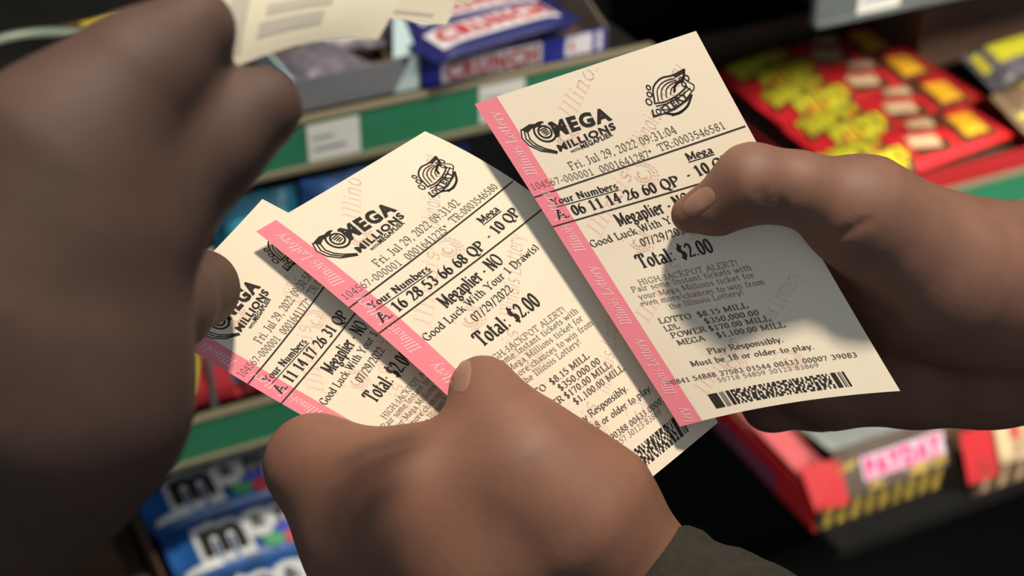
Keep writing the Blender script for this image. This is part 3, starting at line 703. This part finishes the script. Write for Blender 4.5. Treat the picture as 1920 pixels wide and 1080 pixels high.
# ------------------------------------------------------------------ hands
def smin(a, b, k):
    k = np.float32(k)
    h = np.clip(.5 + .5 * (b - a) / k, 0, 1); return b * (1 - h) + a * h - k * h * (1 - h)
class Body:
    "one continuous skin grown around tapering limbs, px py distance radius(px)"
    def __init__(s): s.ops = []
    def limb(s, pts, k=.007):
        Q = [(CS(*p[:3]), p[3] / F * p[2]) for p in pts]
        for a, b in zip(Q[:-1], Q[1:]): s.ops.append(('u', a[0], b[0], a[1], b[1], k))
        return s
    def cut(s, pts, k=.003):
        Q = [(CS(*p[:3]), p[3] / F * p[2]) for p in pts]
        for a, b in zip(Q[:-1], Q[1:]): s.ops.append(('d', a[0], b[0], a[1], b[1], k))
        return s
    def crease(s, pts, r_, k=.002):
        Q = [(x, y, s.surf(x, y), r_) for x, y in pts]
        return s.cut([(x, y, d - .62 * r_ / F * d, r_) for x, y, d, r_ in Q if d is not None], k)
    def dist(s, P):
        D = None
        for (m_, a, b, ra, rb, k) in s.ops:
            ab = (b - a).astype(P.dtype); q = P - a.astype(P.dtype)
            t_ = np.clip(q @ ab / max(1e-12, float(ab @ ab)), 0, 1)
            d = np.linalg.norm(q - t_[..., None] * ab, axis=-1) - (ra + (rb - ra) * t_)
            if m_ == 'u': D = d if D is None else smin(D, d, k)
            else: D = -smin(-D, d, k)
        return D
    def build(s, name, m, h=.0016, smooth=4):
        lo = np.min([np.minimum(o[1] - o[3], o[2] - o[4]) for o in s.ops if o[0] == 'u'], 0) - 3 * h
        hi = np.max([np.maximum(o[1] + o[3], o[2] + o[4]) for o in s.ops if o[0] == 'u'], 0) + 3 * h
        ax = [np.arange(lo[i], hi[i], h, dtype=np.float32) for i in range(3)]
        D = np.empty([len(a) for a in ax], np.float32)
        yz = np.stack(np.meshgrid(ax[1], ax[2], indexing='ij'), -1)
        for i0 in range(0, len(ax[0]), 16):
            xs = ax[0][i0:i0 + 16]
            P = np.empty((len(xs),) + yz.shape[:2] + (3,), np.float32); P[..., 0] = xs[:, None, None]; P[..., 1:] = yz[None]
            D[i0:i0 + 16] = s.dist(P)
        n = np.array(D.shape); c = n - 1
        S = np.zeros(tuple(c) + (3,), np.float32); C_ = np.zeros(tuple(c), np.int32)
        for axis in range(3):
            o1, o2 = [a for a in range(3) if a != axis]
            A0 = [slice(None)] * 3; A1 = [slice(None)] * 3; A0[axis] = slice(0, -1); A1[axis] = slice(1, None)
            a = D[tuple(A0)]; b = D[tuple(A1)]; x = (a < 0) != (b < 0)
            t_ = np.where(x, a / np.where(x, a - b, 1), 0)
            for i in (0, 1):
                for j in (0, 1):
                    sl = [slice(None)] * 3; sl[o1] = slice(i, i + c[o1]); sl[o2] = slice(j, j + c[o2]); sl = tuple(sl)
                    xx = x[sl]; C_ += xx; S[..., axis] += np.where(xx, t_[sl], 0); S[..., o1] += xx * i; S[..., o2] += xx * j
        act = C_ > 0; idx = -np.ones(tuple(c), np.int64); idx[act] = np.arange(act.sum())
        V = (S[act] / C_[act][:, None] + np.argwhere(act)) * h + lo
        Fs = []
        for axis in range(3):
            o1, o2 = [(1, 2), (2, 0), (0, 1)][axis]
            A0 = [slice(1, -1)] * 3; A0[axis] = slice(0, -1); A1 = [slice(1, -1)] * 3; A1[axis] = slice(1, None)
            a = D[tuple(A0)] < 0; b = D[tuple(A1)] < 0
            for flip in (0, 1):
                w_ = np.argwhere((a & ~b) if flip == 0 else (~a & b))
                off = np.ones(3, int); off[axis] = 0; w_ = w_ + off
                e1 = np.eye(3, dtype=int)[o1]; e2 = np.eye(3, dtype=int)[o2]
                g = lambda q: idx[q[:, 0], q[:, 1], q[:, 2]]
                quad = np.stack([g(w_ - e1 - e2), g(w_ - e2), g(w_), g(w_ - e1)], 1)
                Fs.append(quad if flip == 0 else quad[:, ::-1])
        Fs = np.concatenate(Fs)
        for _ in range(smooth):
            acc = np.zeros_like(V); cnt = np.zeros(len(V))
            for i, j in ((0, 1), (1, 2), (2, 3), (3, 0)):
                np.add.at(acc, Fs[:, i], V[Fs[:, j]]); np.add.at(cnt, Fs[:, i], 1); np.add.at(acc, Fs[:, j], V[Fs[:, i]]); np.add.at(cnt, Fs[:, j], 1)
            V = .5 * V + .5 * acc / np.maximum(cnt, 1)[:, None]
        return mesh(name, cs2w(V), Fs[:, ::-1], m, None, True)
    def surf(s, x, y, d0=.3):
        "distance along the sight line to the skin"
        dv = CS(x, y, 1.0); L = np.linalg.norm(dv); t_ = d0
        for _ in range(120):
            d = float(s.dist((dv * t_)[None].astype(np.float64))[0]); t_ += d / L * .8
            if d < 1e-5: return t_
        return None
def nail(body, cx, cy, ax, L, wd, m, parent, lift=.0005):
    "a thin curved nail plate lying on the skin; ax = direction to the tip in px"
    a = np.array(ax, float); a /= np.linalg.norm(a); b = np.array([-a[1], a[0]]); n = 12; rings = 7; V = []; Fc = []
    pts = [(0, 0)] + [(r_ / rings * math.cos(k * math.pi / 8), r_ / rings * math.sin(k * math.pi / 8)) for r_ in range(1, rings + 1) for k in range(16)]
    for (u, v) in pts:
        sq = max(abs(u), abs(v)); rr = math.hypot(u, v); f = 1 if rr < 1e-6 else (rr / (abs(u / rr) ** 3 + abs(v / rr) ** 3) ** (1 / 3)) / rr
        q = np.array([cx, cy]) + a * u * f * L / 2 + b * v * f * wd / 2
        d = body.surf(*q)
        for _ in range(40):
            if d is not None: break
            q = q + (np.array([cx, cy]) - q) * .06; d = body.surf(*q)
        V.append(cs2w(CS(q[0], q[1], d - lift * (1 - .9 * rr ** 4))[None])[0])
    for k in range(16): Fc.append((0, 1 + k, 1 + (k + 1) % 16))
    for r_ in range(rings - 1):
        for k in range(16): Fc.append((1 + r_ * 16 + k, 1 + (r_ + 1) * 16 + k, 1 + (r_ + 1) * 16 + (k + 1) % 16, 1 + r_ * 16 + (k + 1) % 16))
    return mesh('thumbnail', V, Fc, m, parent, True)
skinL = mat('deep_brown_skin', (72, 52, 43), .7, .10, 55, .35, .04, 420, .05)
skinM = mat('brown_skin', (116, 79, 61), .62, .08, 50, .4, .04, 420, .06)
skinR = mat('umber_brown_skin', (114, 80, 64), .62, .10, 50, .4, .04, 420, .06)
nailm = mat('nail_plate', (126, 94, 78), .45); 

# lower hand: thumb over the tickets, fingers behind them
b = Body()
b.limb([(905, 727, .5595, 62), (930, 800, .552, 80), (985, 885, .545, 122), (1085, 975, .546, 148), (1142, 1040, .550, 116), (1240, 1120, .552, 104), (1430, 1240, .535, 104)], .012)
b.limb([(592, 872, .568, 84), (700, 914, .556, 90), (800, 925, .548, 98), (985, 915, .545, 116)], .016)
b.limb([(592, 872, .570, 82), (690, 1000, .566, 114), (735, 1160, .585, 118)], .012)
b.limb([(780, 970, .552, 118), (900, 1050, .552, 146), (1030, 1130, .574, 124)], .014)
b.limb([(700, 1000, .572, 105), (900, 1090, .575, 138), (1050, 1140, .582, 120)], .014)
b.limb([(735, 1160, .59, 110), (950, 1240, .59, 140), (1130, 1210, .585, 125)], .014)
b.limb([(592, 872, .585, 74), (640, 818, .594, 54), (740, 745, .5945, 50), (800, 645, .592, 44)], .006)
b.limb([(660, 980, .60, 78), (740, 860, .622, 58), (860, 790, .624, 52), (900, 690, .612, 44)], .006)
b.limb([(720, 1080, .61, 76), (860, 930, .634, 56), (980, 860, .634, 50), (1010, 760, .616, 42)], .006)
b.limb([(780, 1170, .61, 66), (980, 1010, .636, 48), (1090, 930, .634, 42), (1110, 850, .62, 36)], .006)

hand_low = b.build('hand', skinM)
tag(hand_low, 'brown hand with charcoal sleeve, thumb pressing the two fanned tickets', 'hand')
nail(b, 864, 702, (.12, -1), 66, 38, nailm, hand_low)
M['sleeve'] = mat('charcoal_sleeve_cloth', (43, 41, 35), .95, .12, 200, .2, .5, 600)
def sleeve(axis, radii, m, parent, name='sleeve'):
    "cloth tube with a rolled cuff edge around an arm: points px py distance"
    Q = [cs2w(CS(*p)[None])[0] for p in axis]; V = []; n = 56
    prof = []
    for i, (q, r_) in enumerate(zip(Q, radii)): prof.append((q, r_))
    q0 = Q[0]; dirv = (Q[1] - Q[0]) / np.linalg.norm(Q[1] - Q[0])
    prof = [(q0 + dirv * .02, radii[0] - .0035), (q0 + dirv * .002, radii[0] - .003), (q0 - dirv * .0005, radii[0] - .0015), (q0 + dirv * .0008, radii[0])] + [(Q[0] + (Q[-1] - Q[0]) * k / 14 , np.interp(k / 14, np.linspace(0, 1, len(radii)), radii) + .0004 * math.sin(k * 1.9)) for k in range(1, 15)]
    up = np.array([0, 0, 1.0]); e1 = np.cross(dirv, up); e1 /= np.linalg.norm(e1); e2 = np.cross(e1, dirv)
    for j, (q, r_) in enumerate(prof):
        for k in range(n):
            a = 2 * math.pi * k / n; rr = r_ + (.0009 * math.sin(3 * a + j * .8) if j > 4 else 0)
            V.append(q + rr * (math.cos(a) * e1 + math.sin(a) * e2))
    Fc = [(j * n + k, j * n + (k + 1) % n, (j + 1) * n + (k + 1) % n, (j + 1) * n + k) for j in range(len(prof) - 1) for k in range(n)]
    return mesh(name, V, Fc, m, parent, True)
sleeve([(1228, 1118, .551), (1350, 1185, .538), (1550, 1305, .518)], [.0268, .0285, .034], M['sleeve'], hand_low)

# hand at the side: thumb on the front ticket
b = Body()
b.limb([(1292, 402, .5530, 35), (1345, 388, .5490, 48), (1410, 345, .544, 71), (1500, 354, .546, 65), (1615, 400, .555, 106), (1790, 520, .572, 150), (1990, 560, .59, 185), (2200, 600, .62, 190)], .006)
b.limb([(1640, 470, .583, 100), (1690, 540, .588, 112), (1810, 545, .583, 140)], .010)
b.limb([(2000, 620, .60, 165), (1850, 660, .606, 138), (1720, 690, .608, 112)], .008)
b.limb([(1720, 695, .608, 106), (1560, 733, .609, 70), (1500, 715, .603, 62), (1440, 650, .592, 48)], .005)
b.limb([(1700, 690, .612, 96), (1540, 748, .622, 58), (1446, 754, .613, 53), (1400, 700, .600, 44)], .004)
b.limb([(1690, 640, .612, 86), (1530, 640, .618, 60), (1420, 600, .606, 52), (1370, 520, .592, 44)], .005)
b.limb([(1690, 590, .606, 80), (1540, 540, .606, 60), (1440, 490, .598, 52), (1390, 420, .588, 44)], .005)
b.crease([(1433, 360), (1437, 385), (1434, 398)], 9, .0012); b.crease([(1464, 372), (1468, 390), (1466, 400)], 8, .0012)
b.crease([(1500, 447), (1545, 452), (1590, 436), (1632, 412)], 7, .0015)
hand_side = b.build('hand', skinR, .0012, 3)
tag(hand_side, 'brown hand with thumb and nail over the front ticket, fingers behind it', 'hand')
nail(b, 1311, 378, (-.78, .62), 66, 38, nailm, hand_side)

# dark hand close to the eye, holding loose slips and touching the fan
b = Body()
b.limb([(362, 55, .402, 82), (250, 150, .394, 112), (130, 300, .392, 190), (60, 520, .397, 265)], .010)
b.limb([(488, 203, .412, 80), (380, 288, .408, 94), (250, 390, .402, 130), (60, 560, .400, 260)], .009)
b.limb([(376, 541, .562, 75), (310, 572, .525, 80), (215, 600, .47, 110), (80, 620, .42, 220)], .010)
b.limb([(100, 480, .396, 230), (90, 740, .400, 246), (0, 880, .41, 210), (-180, 1000, .43, 200)], .014)
b.limb([(190, 690, .44, 140), (60, 800, .42, 200)], .012)
b.limb([(240, 700, .47, 90), (150, 640, .445, 130)], .012)
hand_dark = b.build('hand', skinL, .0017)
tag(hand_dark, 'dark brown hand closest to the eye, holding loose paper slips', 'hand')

# ------------------------------------------------------------------ loose slips in the dark hand
M['slip'] = mat('pale_slip_paper', (190, 184, 162), .65, .02, 30)
M['slipink'] = mat('faded_grey_ink', (158, 154, 140), .65)
def slip(ctrl, label, inks):
    fn = sheet_fn(ctrl); t = empty('paper_slip', tuple(fn(np.array([[TW / 2, -TH_ / 2]]))[0])); L0 = np.array(t.location)
    nu, nv = 14, 14; G = np.array([(TW * i / nu, -TH_ * j / nv) for j in range(nv + 1) for i in range(nu + 1)]); n = len(G)
    Fq = [(j * (nu + 1) + i, (j + 1) * (nu + 1) + i, (j + 1) * (nu + 1) + i + 1, j * (nu + 1) + i + 1) for j in range(nv) for i in range(nu)]
    mesh('paper', list(fn(G) - L0) + list(fn(G, -.00018) - L0), Fq + [tuple(k + n for k in f[::-1]) for f in Fq], M['slip'], t, True)
    if inks: draw('print', fine(inks, 6), lambda P: fn(P, .00012) - L0, M['slipink'], t)
    tag(t, label, 'paper slip', 'loose slips in the dark hand')
slip([[(415, -80, .414), (610, -95, .422), (800, -105, .427)], [(390, 36, .410), (580, -6, .417), (758, -15, .423)], [(372, 160, .408), (555, 86, .416), (708, 75, .421)]],
     'pale paper slip with grey print held between the dark fingers, frontmost', [rect(8, -122, 16, -40), rect(22, -112, 50, -92), rect(24, -84, 52, -70)])
slip([[(640, -90, .438), (780, -95, .440), (890, -90, .442)], [(620, -30, .437), (755, -25, .439), (862, -20, .441)], [(600, 20, .436), (725, 34, .438), (838, 48, .440)]],
     'pale paper slip behind the frontmost one, its square corner showing', [rect(40, -124, 70, -118)])
slip([[(760, -90, .450), (860, -90, .452), (930, -85, .454)], [(740, -50, .450), (830, -45, .452), (908, -40, .454)], [(720, -10, .450), (800, 0, .452), (884, 8, .454)]],
     'pale paper slip furthest back, only a narrow corner showing at the top', [])
